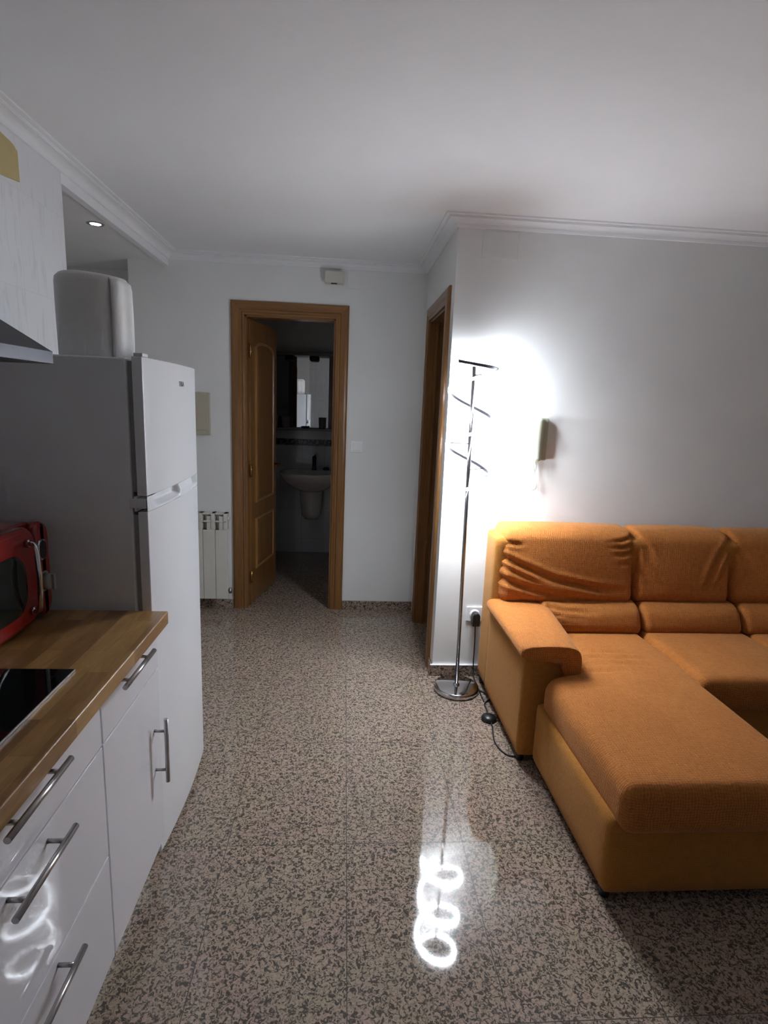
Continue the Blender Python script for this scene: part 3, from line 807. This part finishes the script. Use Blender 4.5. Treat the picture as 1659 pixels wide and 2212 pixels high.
mb = MB(); c = [(MX - .002, hy - .016, MZ1 - .041), (MX + .022, hy - .022, MZ1 - .044), (MX + .032, hy - .030, MZ1 - .080), (MX + .035, hy - .032, (MZ0 + MZ1) / 2), (MX + .032, hy - .030, MZ0 + .078), (MX + .022, hy - .022, MZ0 + .044), (MX - .002, hy - .016, MZ0 + .040)]
mb.tube([catmull(c, k / 40 * (len(c) - 1)) for k in range(41)], .0068, 12)
for zz in (MZ1 - .041, MZ0 + .040):
    mb.tube([(MX - .001, hy - .016, zz), (MX + .008, hy - .013, zz)], .011, 14)
mb.build('door_handle', M['chrome'], dr)
yc = 1.533
mb = MB(); mb.loft([[(x, y, z) for y, z in rrect(yc - .020 + i_, yc + .020 - i_, 1.045 + i_, 1.105 - i_, .018)] for x, i_ in ((MX - .002, 0), (MX + .004, .001), (MX + .005, .004))])
mb.build('display_bezel', M['chrome'], g)
mb = MB(); mb.loft([[(x, y, z) for y, z in rrect(yc - .014, yc + .014, 1.051, 1.099, .012)] for x in (MX + .003, MX + .0062)])
mb.build('display', M['glass_black'], g)
mb = MB().lathe([(.030, 0), (.030, .004), (.026, .006)], (0, 0, 0), 28); mb.v = [(MX - .001 + p[2], yc + p[0], 0.985 + p[1]) for p in mb.v]
mb.build('dial_ring', M['chrome'], g)
mb = MB().lathe([(.023, .004), (.022, .020), (.018, .023), (.0, .024)], (0, 0, 0), 28); mb.v = [(MX + p[2], yc + p[0], 0.985 + p[1]) for p in mb.v]
mb.box(MX + .022, MX + .030, yc - .005, yc + .005, .964, 1.006)
mb.build('dial', plain('dial_grey', (.30, .32, .30), .35), g)
for y in (MY0 + .05, MY1 - .05):
    for x in (-1.11, -.89):
        MB().lathe([(.012, 0), (.012, .016)], (x, y, ZT + .0005), 12).build('foot', M['black'], g)

# ------------------------------------------------------------------ base cabinets
XC = -0.535
def bar_handle(parent, vertical, c, ln, z, x=XC):
    """steel bar on two posts"""
    mb = MB()
    if vertical:
        mb.tube([(x + .034, c, z - ln / 2), (x + .034, c, z + ln / 2)], .0062, 14)
        for s in (-1, 1): mb.tube([(x - .0005, c, z + s * ln * .31), (x + .034, c, z + s * ln * .31)], .0045, 10)
    else:
        mb.tube([(x + .034, c - ln / 2, z), (x + .034, c + ln / 2, z)], .0062, 14)
        for s in (-1, 1): mb.tube([(x - .0005, c + s * ln * .31, z), (x + .034, c + s * ln * .31, z)], .0045, 10)
    return mb.build('handle', M['steel'], parent)
ZB_ = 0.130
for nm, y0, y1, lab, kind in (('base_cabinet', 1.1985, 1.585, 'white base cabinet with one drawer over a door, next to the fridge', 'A'), ('drawer_cabinet', 0.600, 1.1955, 'white base cabinet with three wide drawers under the hob', 'B')):
    g = empty(nm, (-.85, (y0 + y1) / 2, 0), lab, 'cabinet')
    MB().box(-1.10, XC - .020, y0 + .001, y1 - .001, ZB_, ZT - .041).build('carcass', M['white_body'], g)
    MB().box(XC - .075, XC - .060, y0 + .001, y1 - .001 + (.03 if kind == 'A' else 0), 0.002, ZB_).build('plinth', M['white_body'], g)
    spec = [('drawer', .7075, ZT - .042, .818), ('drawer', .419, .7035, .672), ('drawer', ZB_, .415, .391)] if kind == 'B' else [('drawer', .7075, ZT - .042, .818), ('door', ZB_, .7035, None)]
    for pn, z0, z1, hz in spec:
        p = MB().box(XC - .018, XC, y0 + .0015, y1 - .0015, z0, z1).build(pn, M['white_gloss'], g, bevel=.0015)
        if hz: bar_handle(p, False, .886 if kind == 'B' else 1.357, .205, hz)
        else: bar_handle(p, True, 1.532, .205, .466)

# ------------------------------------------------------------------ hood
g = empty('range_hood', (-0.95, .95, 1.55), 'stainless steel chimney hood on the tiled wall above the hob', 'range hood')
HX, HY0, HY1, HZ0, HZ1 = -0.672, 0.50, 1.378, 1.560, 1.589
CX, CY0, CY1, CZ = -0.90, 0.80, 1.10, 1.79
MB().box(XL + .001, HX, HY0, HY1, HZ0, HZ1).build('canopy_rim', M['hood_steel'], g, bevel=.002)
mb = MB().hexa([(XL + .001, HY0 + .002, HZ1), (HX - .002, HY0 + .002, HZ1), (XL + .001, HY1 - .002, HZ1), (HX - .002, HY1 - .002, HZ1),
                (XL + .001, CY0, CZ), (CX, CY0, CZ), (XL + .001, CY1, CZ), (CX, CY1, CZ)])
mb.build('canopy', M['hood_steel'], g)
MB().box(XL + .001, CX, CY0, CY1, CZ, ZC - .001).build('chimney', M['hood_steel'], g, bevel=.002)

# mustard patch on the tiles
mb = MB(); q = [(2.05, 2.190), (2.232, 2.215), (2.232, 2.312), (2.205, 2.326), (2.05, 2.345)]
mb.prism([(y, z) for y, z in q], 0, XL + .0005, XL + .005)
tag(mb.build('wall_patch', M['mustard'], loc=(XL, 2.14, 2.19)), 'mustard yellow card panel fixed to the tiles under the left cornice', 'panel')

# ------------------------------------------------------------------ sofa
g = empty('corner_sofa', (1.5, 2.2, 0), 'orange fabric corner sofa with chaise in front of the right wall', 'sofa')
F, FF = M['fabric'], M['fabric_flat']
SX1 = 2.62
MB().box(0.985, SX1, 2.070, 2.80, .045, .285).build('seat_base', FF, g, bevel=.012, seg=3)
# chaise base, top edge slightly bulging
cushion(0.828, 1.492, 1.412, 2.095, .042, .302, (.018, .018, .018), res=.03, crown=(.006, .004, 0)).build('chaise_base', FF, g)
cushion(0.772, SX1 + .21, 2.66, 2.875, .045, .875, (.022, .03, .03), res=.03).build('back_frame', FF, g)
# left arm body and pad
cushion(0.772, 0.980, 2.105, 2.70, .042, .525, (.012, .012, .012), res=.03, crown=(.004, .004, 0)).build('arm', FF, g)
def pad_ring(y, s=1.0, dz=0.0):
    pts = []
    cx, cz = .89, .50
    out = [(.752, .498), (.744, .505), (.741, .520), (.745, .538), (.757, .549), (.80, .556), (.88, .558), (.96, .556), (.995, .551), (1.020, .540), (1.036, .520), (1.042, .49),
           (1.043, .44), (1.042, .405), (1.036, .388), (1.024, .378), (1.008, .376), (.994, .382), (.984, .395), (.981, .42), (.981, .47), (.976, .488), (.962, .495), (.90, .496), (.82, .496)]
    n_ = len(out)
    tt = max(0, min(1, (y - 2.10) / .55)); sh = -.036 * (1 - tt) + .022 * tt
    for x, z in out: pts.append((cx + (x + (sh if x > .97 else sh * max(0, (x - .80) / .17) if x > .80 else 0) - cx) * s, y, cz + (z - cz) * s + dz))
    return pts
rings = []
for y, s, dz in ((2.078, .90, 0), (2.080, .955, 0), (2.088, .99, 0), (2.105, 1, 0), (2.2, 1.0, .002), (2.35, 1, .003), (2.5, 1, .002), (2.60, 1, 0), (2.66, .99, -.002), (2.70, .97, -.006)):
    rings.append(pad_ring(y, s, dz))
o = MB().loft(rings).build('arm_pad', F, g, smooth=True)
o.modifiers.new('ss', 'SUBSURF').levels = 2; o.modifiers['ss'].render_levels = 2
# right arm (mirror of the left, beyond the picture edge)
cushion(SX1 + .002, SX1 + .208, 2.105, 2.70, .042, .500, (.012, .012, .012), res=.03).build('arm', FF, g)
cushion(SX1 - .04, SX1 + .235, 2.085, 2.70, .495, .556, (.028, .02, .028), res=.02).build('arm_pad', F, g)
# chaise cushion (narrower beside the arm)
XR_C = 1.498
def ch_post(p):
    t = max(0, min(1, (p.y - 2.045) / .05)); t = t * t * (3 - 2 * t)
    k = 1 - t * (1 - (XR_C - .985) / (XR_C - .846))
    x = XR_C - (XR_C - p.x) * k
    z = p.z
    return (x, p.y, z)
cr = crease_fn([([(1.00, 2.30), (1.12, 2.285), (1.30, 2.275)], .007, .012), ([(1.0, 2.235), (1.15, 2.225), (1.36, 2.22)], .006, .013), ([(.98, 2.17), (1.1, 2.165), (1.33, 2.15)], .005, .014), ([(.90, 2.11), (1.0, 2.10), (1.2, 2.10)], .005, .014)], 0, 1)
def ch_d(p): return cr(p) if p.z > .38 else 0
cushion(0.846, XR_C, 1.385, 2.60, .262, .430, (.045, .036, .052), res=.011, crown=(.004, .004, .014), disp=ch_d, post=ch_post).build('chaise_cushion', F, g)
cushion(1.503, 2.055, 2.035, 2.60, .28, .435, (.035, .035, .04), res=.016, crown=(0, .006, .010)).build('seat_cushion', F, g)
cushion(2.060, SX1, 2.035, 2.60, .28, .435, (.035, .035, .04), res=.016, crown=(0, .006, .010)).build('seat_cushion', F, g)
# lumbar rolls and back cushions
lum = crease_fn([([(1.03, .545), (1.11, .53), (1.28, .527)], .013, .010), ([(1.035, .52), (1.12, .508), (1.22, .505)], .012, .010), ([(1.05, .49), (1.13, .485), (1.22, .484)], .005, .008), ([(1.06, .46), (1.12, .46), (1.2, .462)], .004, .008)], 0, 2)
lsh = lambda p: (p.x, p.y + (p.z - .48) * .42, p.z)
cushion(0.985, 1.507, 2.525, 2.72, .415, .566, (.03, .06, .055), res=.010, crown=(0, .012, .004), disp=lum, post=lsh).build('lumbar_cushion', F, g)
cushion(1.509, 2.035, 2.525, 2.72, .415, .566, (.03, .06, .055), res=.014, crown=(0, .012, .004), post=lsh).build('lumbar_cushion', F, g)
cushion(2.037, SX1, 2.525, 2.72, .415, .566, (.03, .06, .055), res=.02, crown=(0, .012, .004), post=lsh).build('lumbar_cushion', F, g)
b1 = crease_fn([([(.80, .775), (.90, .735), (1.06, .675), (1.30, .63), (1.42, .625)], .016, .016),
                ([(.80, .665), (.92, .635), (1.08, .590), (1.30, .568)], .014, .016),
                ([(.80, .735), (.90, .69), (1.0, .65)], .008, .012),
                ([(.80, .85), (.86, .842), (.91, .838)], .008, .010),
                ([(1.48, .885), (1.41, .865), (1.34, .86)], .009, .010), ([(1.485, .85), (1.42, .835), (1.34, .835)], .009, .010), ([(1.485, .815), (1.43, .80), (1.37, .80)], .009, .011), ([(1.485, .78), (1.44, .76), (1.41, .75)], .006, .011)], 0, 2)
b2 = crease_fn([([(1.985, .86), (1.93, .79), (1.885, .70), (1.86, .62)], .013, .016), ([(1.995, .80), (1.96, .74), (1.925, .66)], .010, .014), ([(1.51, .88), (1.55, .82), (1.58, .76)], .006, .02), ([(1.50, .74), (1.55, .68), (1.60, .64)], .005, .02)], 0, 2)
b3 = crease_fn([([(2.03, .84), (2.10, .76), (2.16, .70)], .006, .02)], 0, 2)
def bsh(p):
    y = p.y + (p.z - .56) * .22
    return (p.x, y, p.z)
cushion(0.800, 1.486, 2.595, 2.80, .540, .922, (.035, .075, .060), res=.009, crown=(.004, .016, .006), disp=lambda p: b1(p) if p.y < 2.72 else 0, post=bsh).build('back_cushion', F, g)
cushion(1.490, 2.005, 2.600, 2.80, .545, .920, (.035, .075, .060), res=.010, crown=(.004, .016, .006), disp=lambda p: b2(p) if p.y < 2.72 else 0, post=bsh).build('back_cushion', F, g)
cushion(2.009, SX1, 2.600, 2.80, .545, .918, (.035, .075, .060), res=.014, crown=(.004, .016, .006), disp=lambda p: b3(p) if p.y < 2.72 else 0, post=bsh).build('back_cushion', F, g)
for x, y in ((.86, 1.46), (1.45, 1.46), (.80, 2.15), (.80, 2.83), (2.55, 2.15), (2.78, 2.15), (2.55, 2.83)):
    MB().lathe([(.016, 0), (.020, .046)], (x, y, 0), 16).build('foot', M['black'], g)

# ------------------------------------------------------------------ world and view
wd = bpy.data.worlds.new('world'); S.world = wd; wd.use_nodes = True
wd.node_tree.nodes['Background'].inputs[0].default_value = (0.5, 0.55, 0.65, 1)
wd.node_tree.nodes['Background'].inputs[1].default_value = 0.02
S.view_settings.view_transform = 'Standard'; S.view_settings.look = 'None'
S.view_settings.gamma = 1; S.view_settings.use_curve_mapping = False
S.view_settings.exposure = 1.34

S.cycles.max_bounces = 5; S.cycles.diffuse_bounces = 4; S.cycles.glossy_bounces = 3
S.cycles.transmission_bounces = 2; S.cycles.caustics_reflective = False; S.cycles.caustics_refractive = False
S.cycles.use_adaptive_sampling = True; S.cycles.adaptive_threshold = 0.1; S.cycles.adaptive_min_samples = 16
